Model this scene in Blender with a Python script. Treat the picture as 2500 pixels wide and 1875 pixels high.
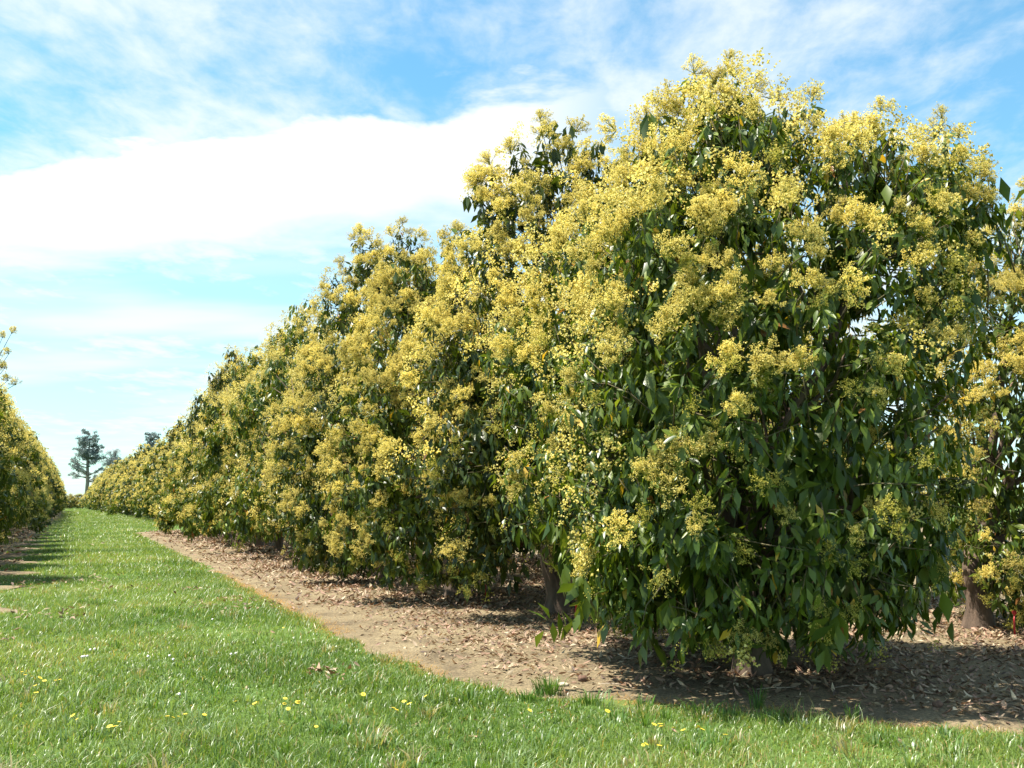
import bpy, math
import numpy as np
from mathutils import Matrix, Vector

# ------------------------------------------------------------------ clear
for o in list(bpy.data.objects):
    bpy.data.objects.remove(o)
scene = bpy.context.scene
COL = scene.collection

# ------------------------------------------------------------------ camera
CAM_H = 1.6
F_PX = 2430.0                      # focal length in photograph pixels (2500 wide)
HORIZON = 1225.0
PITCH = math.atan((HORIZON - 937.5) / F_PX)
cam_d = bpy.data.cameras.new('camera')
cam_d.sensor_width = 36.0
cam_d.lens = 36.0 * F_PX / 2500.0
cam_d.clip_start = 0.1
cam_d.clip_end = 6000.0
cam = bpy.data.objects.new('camera', cam_d)
COL.objects.link(cam)
cam.location = (0, 0, CAM_H)
cam.rotation_euler = (math.pi / 2 + PITCH, 0, 0)
scene.camera = cam

# ------------------------------------------------------------------ sun, sky, exposure
SUN_EL = math.radians(65)
SUN_H = np.array([-0.985, -0.12]); SUN_H /= np.linalg.norm(SUN_H)     # horizontal direction towards the sun
SUN_DIR = np.array([SUN_H[0] * math.cos(SUN_EL), SUN_H[1] * math.cos(SUN_EL), math.sin(SUN_EL)])
sun_d = bpy.data.lights.new('sun', 'SUN')
sun_d.energy = 5.0
sun_d.angle = math.radians(0.5)
sun_d.color = (1.0, 0.94, 0.83)
sun = bpy.data.objects.new('sun', sun_d)
COL.objects.link(sun)
sun.rotation_euler = Vector(-SUN_DIR).to_track_quat('-Z', 'Y').to_euler()

scene.view_settings.view_transform = 'Standard'
scene.view_settings.look = 'None'
scene.view_settings.gamma = 1.0
scene.view_settings.exposure = 1.3
scene.render.engine = 'CYCLES'
scene.cycles.max_bounces = 6
scene.cycles.diffuse_bounces = 3
scene.cycles.glossy_bounces = 2
scene.cycles.transmission_bounces = 4

world = bpy.data.worlds.new('World')
scene.world = world
world.use_nodes = True
wn = world.node_tree.nodes
wl = world.node_tree.links
wn.clear()


def wnode(t, **kw):
    n = wn.new(t)
    for k, v in kw.items():
        setattr(n, k, v)
    return n


def wmath(op, a, b=None, c=None, clamp=False):
    n = wnode('ShaderNodeMath', operation=op, use_clamp=clamp)
    for i, v in enumerate((a, b, c)):
        if v is None:
            continue
        if isinstance(v, (int, float)):
            n.inputs[i].default_value = v
        else:
            wl.new(v, n.inputs[i])
    return n.outputs[0]


def wsmooth(v, lo, hi):
    n = wnode('ShaderNodeMapRange', interpolation_type='SMOOTHSTEP')
    wl.new(v, n.inputs['Value'])
    n.inputs['From Min'].default_value = lo
    n.inputs['From Max'].default_value = hi
    return n.outputs[0]


def wnoise(vec, scale, detail=5, rough=0.55, dist=0.0, stretch=(1, 1), off=(0, 0)):
    m = wnode('ShaderNodeMapping')
    wl.new(vec, m.inputs['Vector'])
    m.inputs['Scale'].default_value = (stretch[0], stretch[1], 1)
    m.inputs['Location'].default_value = (off[0], off[1], 0)
    n = wnode('ShaderNodeTexNoise')
    wl.new(m.outputs[0], n.inputs['Vector'])
    n.inputs['Scale'].default_value = scale
    n.inputs['Detail'].default_value = detail
    n.inputs['Roughness'].default_value = rough
    n.inputs['Distortion'].default_value = dist
    return n.outputs['Fac']


tc = wnode('ShaderNodeTexCoord')
sep = wnode('ShaderNodeSeparateXYZ')
wl.new(tc.outputs['Generated'], sep.inputs[0])
zc = wmath('ADD', wmath('MAXIMUM', sep.outputs['Z'], 0.0), 0.06)
pu = wmath('DIVIDE', sep.outputs['X'], zc)
pv = wmath('DIVIDE', sep.outputs['Y'], zc)
comb = wnode('ShaderNodeCombineXYZ')
wl.new(pu, comb.inputs[0]); wl.new(pv, comb.inputs[1])
PV = comb.outputs[0]                 # where the view ray meets a flat cloud deck

sky = wnode('ShaderNodeTexSky', sky_type='NISHITA')
sky.sun_disc = False
sky.sun_elevation = SUN_EL
sky.sun_rotation = math.atan2(SUN_H[0], SUN_H[1])
sky.altitude = 100
sky.air_density = 1.0
sky.dust_density = 0.6
sky.ozone_density = 1.6

# fine fleecy deck, thick and thin patches
n_big = wnoise(PV, 1.0, 3, 0.5, 0.2, (1, 1), (4.3, 1.7))
n_fine = wnoise(PV, 6.5, 7, 0.6, 0.2, (1.15, 0.75), (2.1, 7.7))
fleece = wsmooth(wmath('ADD', wmath('MULTIPLY', n_big, 0.85), wmath('MULTIPLY', n_fine, 0.65)), 0.56, 1.00)
# long soft streaks lower down
n_str = wnoise(PV, 1.4, 4, 0.45, 0.1, (0.5, 1.0), (9.0, 3.3))
streak = wmath('ADD', wmath('MULTIPLY', wsmooth(n_str, 0.40, 0.78), 0.60), 0.25)
streak = wmath('MULTIPLY', streak, wsmooth(pv, 2.2, 2.8))
# broad white bank stretching across, its near edge ragged
n_w = wnoise(PV, 2.6, 6, 0.58, 0.2, (0.9, 1), (1.3, 5.1))
skew = wmath('ADD', pv, wmath('MULTIPLY', pu, 0.30))
edge = wmath('ADD', skew, wmath('MULTIPLY', wmath('SUBTRACT', n_w, 0.5), 0.8))
b1 = wsmooth(edge, 1.96, 2.10)
b2 = wmath('SUBTRACT', 1.0, wsmooth(edge, 2.50, 3.25))
bank = wmath('MULTIPLY', b1, b2)
bank = wmath('MULTIPLY', bank, wmath('SUBTRACT', 1.0, wmath('MULTIPLY', wsmooth(pu, -0.05, 0.45), 0.97)))
cover = wmath('MAXIMUM', wmath('MAXIMUM', wmath('MULTIPLY', fleece, 0.85), streak), bank, clamp=True)

grade = wnode('ShaderNodeMix', data_type='RGBA', blend_type='MULTIPLY')
grade.inputs['Factor'].default_value = 1.0
wl.new(sky.outputs[0], grade.inputs[6])
grade.inputs[7].default_value = (0.86, 1.42, 1.38, 1)
mixc = wnode('ShaderNodeMix', data_type='RGBA')
wl.new(cover, mixc.inputs['Factor'])
wl.new(grade.outputs[2], mixc.inputs[6])
mixc.inputs[7].default_value = (5.9, 6.2, 6.25, 1)
bg = wnode('ShaderNodeBackground')
wl.new(mixc.outputs[2], bg.inputs['Color'])
bg.inputs['Strength'].default_value = 0.074
out = wnode('ShaderNodeOutputWorld')
wl.new(bg.outputs[0], out.inputs['Surface'])

# ------------------------------------------------------------------ pixel helpers
FWD = np.array([0, math.cos(PITCH), math.sin(PITCH)])
UPV = np.array([0, -math.sin(PITCH), math.cos(PITCH)])
CAM = np.array([0, 0, CAM_H])


def ray(u, v):
    return np.array([1.0, 0, 0]) * ((u - 1250) / F_PX) + UPV * ((937.5 - v) / F_PX) + FWD


def gnd(u, v):
    d = ray(u, v)
    return (CAM + d * (-CAM_H / d[2]))[:2]


def at(u, v, Y):
    d = ray(u, v)
    return CAM + d * (Y / d[1])


# ------------------------------------------------------------------ materials
def new_mat(name):
    m = bpy.data.materials.new(name)
    m.use_nodes = True
    nt = m.node_tree
    nt.nodes.clear()
    return m, nt.nodes, nt.links


def nd(ns, t, **kw):
    n = ns.new(t)
    for k, v in kw.items():
        setattr(n, k, v)
    return n


def ramp(ns, stops):
    r = ns.new('ShaderNodeValToRGB')
    el = r.color_ramp.elements
    while len(el) < len(stops):
        el.new(0.5)
    for e, (p, c) in zip(el, stops):
        e.position = p
        e.color = (*c, 1)
    return r


def leafy_mat(name, rough, spec, trans, trans_tint, vary=0.0, per_object=False, coat=0.0):
    """colour from the mesh's own leaf colours, sun shining through thin tissue"""
    m, ns, ls = new_mat(name)
    a = nd(ns, 'ShaderNodeAttribute', attribute_name='Col')
    colr = a.outputs['Color']
    if per_object:
        oi = nd(ns, 'ShaderNodeObjectInfo')
        hs = nd(ns, 'ShaderNodeHueSaturation')
        mr = nd(ns, 'ShaderNodeMapRange')
        ls.new(oi.outputs['Random'], mr.inputs['Value'])
        mr.inputs['To Min'].default_value = 1 - vary
        mr.inputs['To Max'].default_value = 1 + vary
        ls.new(mr.outputs[0], hs.inputs['Value'])
        ls.new(colr, hs.inputs['Color'])
        colr = hs.outputs[0]
    p = nd(ns, 'ShaderNodeBsdfPrincipled')
    ls.new(colr, p.inputs['Base Color'])
    p.inputs['Roughness'].default_value = rough
    p.inputs['Specular IOR Level'].default_value = spec
    t = nd(ns, 'ShaderNodeBsdfTranslucent')
    mul = nd(ns, 'ShaderNodeMix', data_type='RGBA', blend_type='MULTIPLY')
    mul.inputs['Factor'].default_value = 1
    ls.new(colr, mul.inputs[6])
    mul.inputs[7].default_value = (*trans_tint, 1)
    ls.new(mul.outputs[2], t.inputs['Color'])
    mx = nd(ns, 'ShaderNodeMixShader')
    mx.inputs[0].default_value = trans
    ls.new(p.outputs[0], mx.inputs[1]); ls.new(t.outputs[0], mx.inputs[2])
    o = nd(ns, 'ShaderNodeOutputMaterial')
    ls.new(mx.outputs[0], o.inputs[0])
    return m


M_LEAF = leafy_mat('leaf_glossy_green', 0.38, 0.42, 0.28, (1.9, 1.7, 0.7), 0.35, True)
M_FLOWER = leafy_mat('blossom_cream_yellow', 0.6, 0.25, 0.46, (1.08, 1.04, 0.85), 0.16, True)
M_GRASS = leafy_mat('grass_green', 0.36, 0.5, 0.40, (1.5, 1.4, 0.6))
M_LITTER = leafy_mat('dry_leaf', 0.6, 0.35, 0.12, (1.2, 0.9, 0.6), 0.35, True)
M_GUM = leafy_mat('gum_leaf', 0.5, 0.3, 0.2, (1.1, 1.1, 0.8))


def bark_mat(name, c1, c2, sc=7.0):
    m, ns, ls = new_mat(name)
    t = nd(ns, 'ShaderNodeTexCoord')
    mp = nd(ns, 'ShaderNodeMapping')
    mp.inputs['Scale'].default_value = (1, 1, 0.3)
    ls.new(t.outputs['Object'], mp.inputs[0])
    n = nd(ns, 'ShaderNodeTexNoise')
    n.inputs['Scale'].default_value = sc
    n.inputs['Detail'].default_value = 8
    n.inputs['Roughness'].default_value = 0.7
    ls.new(mp.outputs[0], n.inputs['Vector'])
    r = ramp(ns, [(0.3, c1), (0.68, c2)])
    ls.new(n.outputs['Fac'], r.inputs[0])
    b = nd(ns, 'ShaderNodeBump')
    b.inputs['Strength'].default_value = 0.8
    b.inputs['Distance'].default_value = 0.03
    ls.new(n.outputs['Fac'], b.inputs['Height'])
    p = nd(ns, 'ShaderNodeBsdfPrincipled')
    p.inputs['Roughness'].default_value = 0.9
    ls.new(r.outputs[0], p.inputs['Base Color'])
    ls.new(b.outputs[0], p.inputs['Normal'])
    o = nd(ns, 'ShaderNodeOutputMaterial')
    ls.new(p.outputs[0], o.inputs[0])
    return m


M_BARK = bark_mat('bark_brown', (0.045, 0.03, 0.02), (0.17, 0.115, 0.08))
M_TWIG = bark_mat('twig_green_brown', (0.06, 0.045, 0.02), (0.15, 0.13, 0.06), 20)
M_GUMBARK = bark_mat('gum_bark', (0.12, 0.10, 0.09), (0.30, 0.26, 0.23), 2)


def ground_mat(name, kind):
    m, ns, ls = new_mat(name)
    t = nd(ns, 'ShaderNodeTexCoord')

    def noise(sc, det=6, ro=0.6):
        n = nd(ns, 'ShaderNodeTexNoise')
        n.inputs['Scale'].default_value = sc
        n.inputs['Detail'].default_value = det
        n.inputs['Roughness'].default_value = ro
        ls.new(t.outputs['Object'], n.inputs['Vector'])
        return n.outputs['Fac']
    p = nd(ns, 'ShaderNodeBsdfPrincipled')
    p.inputs['Roughness'].default_value = 0.95
    p.inputs['Specular IOR Level'].default_value = 0.15
    if kind == 'grass':
        r1 = ramp(ns, [(0.3, (0.06, 0.11, 0.022)), (0.55, (0.10, 0.165, 0.036)), (0.75, (0.16, 0.18, 0.06))])
        r2 = ramp(ns, [(0.25, (0.55, 0.55, 0.5)), (0.75, (1.25, 1.25, 1.2))])
        ls.new(noise(0.7, 5), r1.inputs[0]); ls.new(noise(22, 6, 0.7), r2.inputs[0])
        hgt = noise(40, 4)
    else:
        r1 = ramp(ns, [(0.30, (0.10, 0.078, 0.052)), (0.5, (0.20, 0.158, 0.096)), (0.72, (0.26, 0.212, 0.13))])
        r2 = ramp(ns, [(0.34, (0.30, 0.28, 0.27)), (0.50, (1.0, 1.0, 1.0)), (0.66, (1.6, 1.5, 1.4))])
        ls.new(noise(1.1, 6, 0.65), r1.inputs[0]); ls.new(noise(38, 6, 0.8), r2.inputs[0])
        hgt = noise(60, 5, 0.7)
    mul = nd(ns, 'ShaderNodeMix', data_type='RGBA', blend_type='MULTIPLY')
    mul.inputs['Factor'].default_value = 1
    ls.new(r1.outputs[0], mul.inputs[6]); ls.new(r2.outputs[0], mul.inputs[7])
    ls.new(mul.outputs[2], p.inputs['Base Color'])
    b = nd(ns, 'ShaderNodeBump')
    b.inputs['Strength'].default_value = 0.7
    b.inputs['Distance'].default_value = 0.03
    ls.new(hgt, b.inputs['Height'])
    ls.new(b.outputs[0], p.inputs['Normal'])
    o = nd(ns, 'ShaderNodeOutputMaterial')
    ls.new(p.outputs[0], o.inputs[0])
    return m


M_GROUND = ground_mat('ground_turf', 'grass')
M_SOIL = ground_mat('orchard_soil', 'soil')


def plain_mat(name, c, rough=0.7, vary=0.35, sc=40.0):
    m, ns, ls = new_mat(name)
    t = nd(ns, 'ShaderNodeTexCoord')
    n = nd(ns, 'ShaderNodeTexNoise')
    n.inputs['Scale'].default_value = sc
    n.inputs['Detail'].default_value = 5
    ls.new(t.outputs['Object'], n.inputs['Vector'])
    r = ramp(ns, [(0.3, tuple(x * (1 - vary) for x in c)), (0.7, tuple(min(1, x * (1 + vary)) for x in c))])
    ls.new(n.outputs['Fac'], r.inputs[0])
    p = nd(ns, 'ShaderNodeBsdfPrincipled')
    p.inputs['Roughness'].default_value = rough
    ls.new(r.outputs[0], p.inputs['Base Color'])
    b = nd(ns, 'ShaderNodeBump')
    b.inputs['Strength'].default_value = 0.4
    b.inputs['Distance'].default_value = 0.01
    ls.new(n.outputs['Fac'], b.inputs['Height'])
    ls.new(b.outputs[0], p.inputs['Normal'])
    o = nd(ns, 'ShaderNodeOutputMaterial')
    ls.new(p.outputs[0], o.inputs[0])
    return m


M_PETAL = plain_mat('daisy_petal', (0.80, 0.62, 0.05), 0.6, 0.1)
M_EYE = plain_mat('daisy_eye', (0.42, 0.26, 0.03), 0.8, 0.3)
M_WHITE = plain_mat('clover_white', (0.72, 0.68, 0.62), 0.7, 0.12)
M_STEM = plain_mat('flower_stem', (0.10, 0.17, 0.04), 0.6, 0.2)
M_RED = plain_mat('red_plastic', (0.50, 0.025, 0.03), 0.45, 0.1)
M_FRUIT = plain_mat('dark_fruit', (0.025, 0.022, 0.018), 0.55, 0.4)
M_STONE = plain_mat('pale_stone', (0.50, 0.42, 0.30), 0.85, 0.25)
M_CLOD = plain_mat('dark_clod', (0.13, 0.07, 0.045), 0.9, 0.4)
M_STICK = plain_mat('dry_stick', (0.36, 0.29, 0.21), 0.85, 0.3)


# ------------------------------------------------------------------ mesh helpers
def tri_mesh(name, verts, tris, mat, cols=None, smooth=True):
    verts = np.ascontiguousarray(verts, dtype=np.float32)
    tris = np.ascontiguousarray(tris, dtype=np.int32)
    me = bpy.data.meshes.new(name)
    me.vertices.add(len(verts))
    me.vertices.foreach_set('co', verts.ravel())
    me.loops.add(len(tris) * 3)
    me.loops.foreach_set('vertex_index', tris.ravel())
    me.polygons.add(len(tris))
    me.polygons.foreach_set('loop_start', np.arange(0, len(tris) * 3, 3, dtype=np.int32))
    me.polygons.foreach_set('use_smooth', np.full(len(tris), smooth, dtype=bool))
    if cols is not None:
        at_ = me.attributes.new('Col', 'FLOAT_COLOR', 'POINT')
        c4 = np.ones((len(verts), 4), dtype=np.float32)
        c4[:, :3] = cols
        at_.data.foreach_set('color', c4.ravel())
    me.update()
    me.validate()
    if mat is not None:
        me.materials.append(mat)
    return me


def link(name, data, parent=None, label=None, cat=None, group=None, kind=None, loc=None):
    o = bpy.data.objects.new(name, data)
    COL.objects.link(o)
    if parent is not None:
        o.parent = parent
    if loc is not None:
        o.location = loc
    if label:
        o['label'] = label
    if cat:
        o['category'] = cat
    if group:
        o['group'] = group
    if kind:
        o['kind'] = kind
    return o


def nrm(a):
    return a / np.maximum(np.linalg.norm(a, axis=-1, keepdims=True), 1e-9)


def leaf_template(hw=0.19, fold=0.35, droop=0.25):
    """elliptic leaf along +y, folded on the midrib, tip curling down"""
    v = [(0, 0, 0)]
    for t, w in ((0.2, 0.78), (0.52, 1.0), (0.82, 0.58)):
        zz = -droop * t * t
        v += [(-hw * w, t, zz + fold * hw * w), (0, t, zz), (hw * w, t, zz + fold * hw * w)]
    v.append((0, 1.0, -droop * 1.05))
    f = [(0, 2, 1), (0, 3, 2)]
    for a in (1, 4):
        f += [(a, a + 1, a + 4), (a, a + 4, a + 3), (a + 1, a + 2, a + 5), (a + 1, a + 5, a + 4)]
    f += [(7, 8, 10), (8, 9, 10)]
    return np.array(v, float), np.array(f)


def leaf_lo(hw=0.2, fold=0.3, droop=0.2):
    v = [(0, 0, 0), (-hw, 0.5, -droop * .25 + fold * hw), (0, 0.5, -droop * .25), (hw, 0.5, -droop * .25 + fold * hw), (0, 1, -droop)]
    f = [(0, 2, 1), (0, 3, 2), (1, 2, 4), (2, 3, 4)]
    return np.array(v, float), np.array(f)


LEAFT = [leaf_template(0.17, 0.40, 0.22), leaf_template(0.145, 0.6, 0.42), leaf_template(0.19, 0.25, 0.12), leaf_template(0.16, 0.55, -0.08)]
LEAFLO = [leaf_lo(0.2, .35, .3), leaf_lo(0.18, .2, .1)]


def place(templates, var, pos, A, N, length, wid, cols):
    """copies of leaf templates at pos, along A, facing N -> verts, tris, colours"""
    S = np.cross(A, N)
    V, T, C = [], [], []
    base = 0
    for k, (tv, tf) in enumerate(templates):
        i = np.where(var == k)[0]
        if len(i) == 0:
            continue
        L = length[i][:, None, None]
        v = pos[i][:, None, :] + L * (tv[None, :, 0:1] * wid[i][:, None, None] * S[i][:, None, :] + tv[None, :, 1:2] * A[i][:, None, :] + tv[None, :, 2:3] * N[i][:, None, :])
        V.append(v.reshape(-1, 3))
        T.append((tf[None] + (np.arange(len(i)) * len(tv))[:, None, None] + base).reshape(-1, 3))
        C.append(np.repeat(cols[i], len(tv), axis=0))
        base += len(i) * len(tv)
    return np.concatenate(V), np.concatenate(T), np.concatenate(C)


def tube(path, radii, sides=7):
    path = np.asarray(path, float)
    n = len(path)
    tang = nrm(np.gradient(path, axis=0))
    ref = np.array([0.31, 0.93, 0.2])
    u = nrm(np.cross(tang, ref))
    w = np.cross(tang, u)
    ang = np.linspace(0, 2 * np.pi, sides, endpoint=False)
    ring = path[:, None, :] + np.asarray(radii)[:, None, None] * (np.cos(ang)[None, :, None] * u[:, None, :] + np.sin(ang)[None, :, None] * w[:, None, :])
    v = ring.reshape(-1, 3)
    f = []
    for i in range(n - 1):
        for j in range(sides):
            a, b = i * sides + j, i * sides + (j + 1) % sides
            f += [(a, b, b + sides), (a, b + sides, a + sides)]
    v = np.concatenate([v, path[:1], path[-1:]])
    for j in range(sides):
        f += [(n * sides, (j + 1) % sides, j), (n * sides + 1, (n - 1) * sides + j, (n - 1) * sides + (j + 1) % sides)]
    return v, np.array(f)


def merge(parts):
    V, T, C = [], [], []
    b = 0
    for p in parts:
        V.append(p[0]); T.append(p[1] + b); b += len(p[0])
        if len(p) > 2:
            C.append(p[2])
    return (np.concatenate(V), np.concatenate(T)) + ((np.concatenate(C),) if C else ())


def wavy(x, y, seed, scale):
    """smooth pseudo-noise in about -1..1"""
    r = np.random.default_rng(seed)
    s = np.zeros_like(np.asarray(x, float))
    for k in range(7):
        a = r.uniform(0, 2 * np.pi); f = scale * r.uniform(0.5, 1.9)
        s = s + np.sin((x * np.cos(a) + y * np.sin(a)) * f + r.uniform(0, 6.28))
    return s / 3.2


# ------------------------------------------------------------------ blossom clusters
def floret_pts(rng, n_pan, n_br, n_fl, R, tight):
    """branched panicles fanning out of a shoot tip (+z): floret positions and stems"""
    P, St = [], []
    for i in range(n_pan):
        az = i * 2.4 + rng.uniform(-.4, .4)
        pol = math.radians(rng.uniform(10, 88)) if i else 0.1
        d = np.array([math.sin(pol) * math.cos(az), math.sin(pol) * math.sin(az), math.cos(pol) + .15])
        d /= np.linalg.norm(d)
        L = R * rng.uniform(0.75, 1.15)
        end = d * L
        St.append((np.zeros(3), end, 0.0045))
        for b in range(n_br):
            s = rng.uniform(0.35, 1.0)
            o = d * L * s
            bd = nrm(d * 0.9 + rng.normal(size=3) * 0.6)
            bl = R * rng.uniform(0.18, 0.42) * (1.25 - 0.55 * s)
            e = o + bd * bl
            St.append((o, e, 0.0022))
            for q in range(n_fl):
                P.append(e + rng.normal(size=3) * R * tight)
    return np.array(P), St


def cluster_mesh(seed, n_pan, n_br, n_fl, R, size, tight, c_lo, c_hi, stems=True):
    rng = np.random.default_rng(seed)
    P, St = floret_pts(rng, n_pan, n_br, n_fl, R, tight)
    n = len(P)
    a = nrm(rng.normal(size=(n, 3)) + nrm(P) * 0.8)          # florets open outwards
    r0 = nrm(np.cross(a, rng.normal(size=(n, 3))))
    r1 = np.cross(a, r0)
    s = (size * rng.uniform(0.7, 1.3, n))[:, None]
    V = np.stack([P - a * s * .35,
                  P + r0 * s * .6 + a * s * .35,
                  P - r0 * s * .3 + r1 * s * .55 + a * s * .35,
                  P - r0 * s * .3 - r1 * s * .55 + a * s * .35], 1).reshape(-1, 3)
    T = (np.array([(0, 1, 2), (0, 2, 3), (0, 3, 1)])[None] + (np.arange(n) * 4)[:, None, None]).reshape(-1, 3)
    k = rng.random(n)[:, None]
    C = np.repeat(np.array(c_lo) * (1 - k) + np.array(c_hi) * k, 4, axis=0)
    if not stems:
        return V, T, C
    parts = [(V, T, C)]
    for o, e, w in St:
        d = nrm(e - o)
        sd = nrm(np.cross(d, rng.normal(size=3)))
        s2 = np.cross(d, sd)
        v = np.array([o + sd * w, o - sd * w * .5 + s2 * w, o - sd * w * .5 - s2 * w, e])
        parts.append((v, np.array([(0, 1, 3), (1, 2, 3), (2, 0, 3)]), np.tile(np.array([[0.30, 0.30, 0.07]]), (4, 1))))
    return merge(parts)


C_LO, C_HI = (0.63, 0.52, 0.125), (0.92, 0.835, 0.37)
G_LO, G_HI = (0.40, 0.39, 0.07), (0.68, 0.60, 0.17)
DENSE = [cluster_mesh(11 + i, 12, 13, 6, 0.175, 0.0098, 0.045, C_LO, C_HI) for i in range(4)]
SPARSE = [cluster_mesh(31 + i, 10, 7, 4, 0.155, 0.009, 0.045, G_LO, G_HI) for i in range(2)]
CLUSTER_ME = [tri_mesh('flower_cluster', *c[:2], M_FLOWER, c[2], smooth=False) for c in DENSE + SPARSE]
MID = [cluster_mesh(51 + i, 8, 6, 1, 0.18, 0.025, 0.06, C_LO, C_HI, False) for i in range(4)]
MIDS = [cluster_mesh(61 + i, 6, 5, 1, 0.155, 0.018, 0.05, G_LO, G_HI, False) for i in range(2)]
FAR = [cluster_mesh(71 + i, 6, 3, 2, 0.20, 0.045, 0.09, C_LO, C_HI, False) for i in range(4)]
FARS = [cluster_mesh(81 + i, 5, 2, 2, 0.17, 0.040, 0.07, G_LO, G_HI, False) for i in range(2)]
LEAF_ME = []


def basis(d, rng):
    """rotation columns with z along d, random spin"""
    d = nrm(d)
    x = nrm(np.cross(d, rng.normal(size=d.shape)))
    y = np.cross(d, x)
    return x, y, d


# ------------------------------------------------------------------ the avocado tree
def lobes_to_shoots(lobes, density, rng, inner=0.0):
    """points over the outside of a heap of rounded boughs, with outward normals"""
    P, Nn = [], []
    lob = np.array(lobes, float)
    for i, (cx, cy, cz, rx, ry, rz) in enumerate(lob):
        area = 4 * np.pi * ((rx * ry) ** 1.6 / 3 + (rx * rz) ** 1.6 / 3 + (ry * rz) ** 1.6 / 3) ** (1 / 1.6)
        n = max(6, int(area * density))
        d = nrm(rng.normal(size=(n, 3)))
        rad = 1.0 - np.abs(rng.normal(size=n)) * 0.10 + rng.normal(size=n) * 0.05
        p = np.array([cx, cy, cz]) + d * np.array([rx, ry, rz]) * rad[:, None]
        nn = nrm(d / np.array([rx, ry, rz]))
        keep = p[:, 2] > 0.16
        for j, (ax, ay, az, bx, by, bz) in enumerate(lob):
            if j == i:
                continue
            q = ((p - np.array([ax, ay, az])) / np.array([bx, by, bz]))
            keep &= (q * q).sum(1) > 0.72
        P.append(p[keep]); Nn.append(nn[keep])
    return np.concatenate(P), np.concatenate(Nn)


def leaf_colours(rng, n, yellow=0.015):
    k = rng.random(n)[:, None]
    c = np.array([0.028, 0.054, 0.008]) * (1 - k) + np.array([0.090, 0.126, 0.014]) * k
    y = rng.random(n) < 0.10
    c[y] = np.array([0.13, 0.17, 0.022])
    y = rng.random(n) < yellow
    c[y] = np.array([0.40, 0.26, 0.03])
    y = rng.random(n) < yellow * .5
    c[y] = np.array([0.22, 0.10, 0.03])
    return c * rng.uniform(0.8, 1.2, (n, 1))


def leaves_of(P, D, rng, per, lmin, lmax, spread=0.22):
    """drooping leaves whorled round each shoot tip"""
    n = len(P)
    cnt = rng.integers(per[0], per[1] + 1, n)
    idx = np.repeat(np.arange(n), cnt)
    m = len(idx)
    phi = rng.uniform(0, 2 * np.pi, m)
    d = D[idx]
    a = nrm(np.cross(d, np.array([0.2, 0.1, 1.0]) + rng.normal(size=(m, 3)) * .05))
    b = np.cross(d, a)
    radial = np.cos(phi)[:, None] * a + np.sin(phi)[:, None] * b
    g = rng.uniform(0.15, 2.1, m)[:, None]
    A = nrm(d * 0.30 + radial * 0.8 + np.array([0, 0, -1.0]) * g + rng.normal(size=(m, 3)) * .15)
    N0 = d * 0.8 + radial * 0.3 + np.array([0, 0, 0.6]) + rng.normal(size=(m, 3)) * .35
    N = nrm(N0 - A * (A * N0).sum(1, keepdims=True))
    pos = P[idx] - d * rng.uniform(-0.02, spread, m)[:, None] + radial * 0.03
    L = rng.uniform(lmin, lmax, m)
    return idx, pos, A, N, L


def make_limbs(base, fork_z, tips, rng, r0):
    """trunk and bent limbs, each as (verts, tris)"""
    b = np.array([base[0], base[1], 0.0])
    top = b + np.array([rng.uniform(-.15, .15), rng.uniform(-.15, .15), fork_z])
    path = [b + np.array([0, 0, -0.08]), b + np.array([0, 0, 0.06]), b * .66 + top * .34 + rng.normal(size=3) * .02, top * .7 + b * .3, top + np.array([0, 0, 0.1])]
    trunk = tube(path, [r0 * 1.7, r0 * 1.35, r0, r0 * .95, r0 * .7], 10)
    limbs = []
    for t in tips:
        t = np.asarray(t, float)
        s = top - np.array([0, 0, rng.uniform(0.0, .25)])
        mid1 = s + (t - s) * .33 + np.array([0, 0, .12]) + rng.normal(size=3) * .10
        mid2 = s + (t - s) * .68 + np.array([0, 0, .10]) + rng.normal(size=3) * .14
        main = tube([s, mid1, mid2, t], [r0 * .55, r0 * .42, r0 * .26, r0 * .10], 7)
        parts = [main]
        for q in range(4):
            f = rng.uniform(.3, .9)
            o = s + (t - s) * f + np.array([0, 0, .1])
            e = o + nrm((t - s) + rng.normal(size=3) * np.linalg.norm(t - s) * .8) * rng.uniform(.6, 1.2)
            if e[2] < .5:
                e[2] = .5 + rng.uniform(0, .4)
            parts.append(tube([mid1 if f < .5 else mid2, (o + e) / 2 + rng.normal(size=3) * .06, e], [r0 * .24, r0 * .15, r0 * .05], 5))
        limbs.append(merge(parts))
    return trunk, limbs


def pack(parts_src, which, P, D, scale, rng):
    """realise blossom clusters (list of templates) at P pointing along D"""
    x, y, z = basis(D, rng)
    out_ = []
    for k, (v, f, c) in enumerate(parts_src):
        i = np.where(which == k)[0]
        if len(i) == 0:
            continue
        s = scale[i][:, None, None]
        vv = P[i][:, None, :] + s * (v[None, :, 0:1] * x[i][:, None, :] + v[None, :, 1:2] * y[i][:, None, :] + v[None, :, 2:3] * z[i][:, None, :])
        ff = f[None] + (np.arange(len(i)) * len(v))[:, None, None]
        tone = rng.uniform(0.74, 1.10, (len(i), 1, 1))
        cc = np.clip(c[None] * tone, 0, 1)
        out_.append((vv.reshape(-1, 3), ff.reshape(-1, 3), cc.reshape(-1, 3)))
    return merge(out_)


def bloom_chance(P, N, lo, hi, base):
    """blossom sits on the tops and on the boughs that see the sun"""
    h = np.clip((P[:, 2] - lo) / (hi - lo), 0, 1)
    s = N @ SUN_DIR
    return np.clip(base + 0.45 * s + 0.45 * h, 0.30, 0.97)


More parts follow.
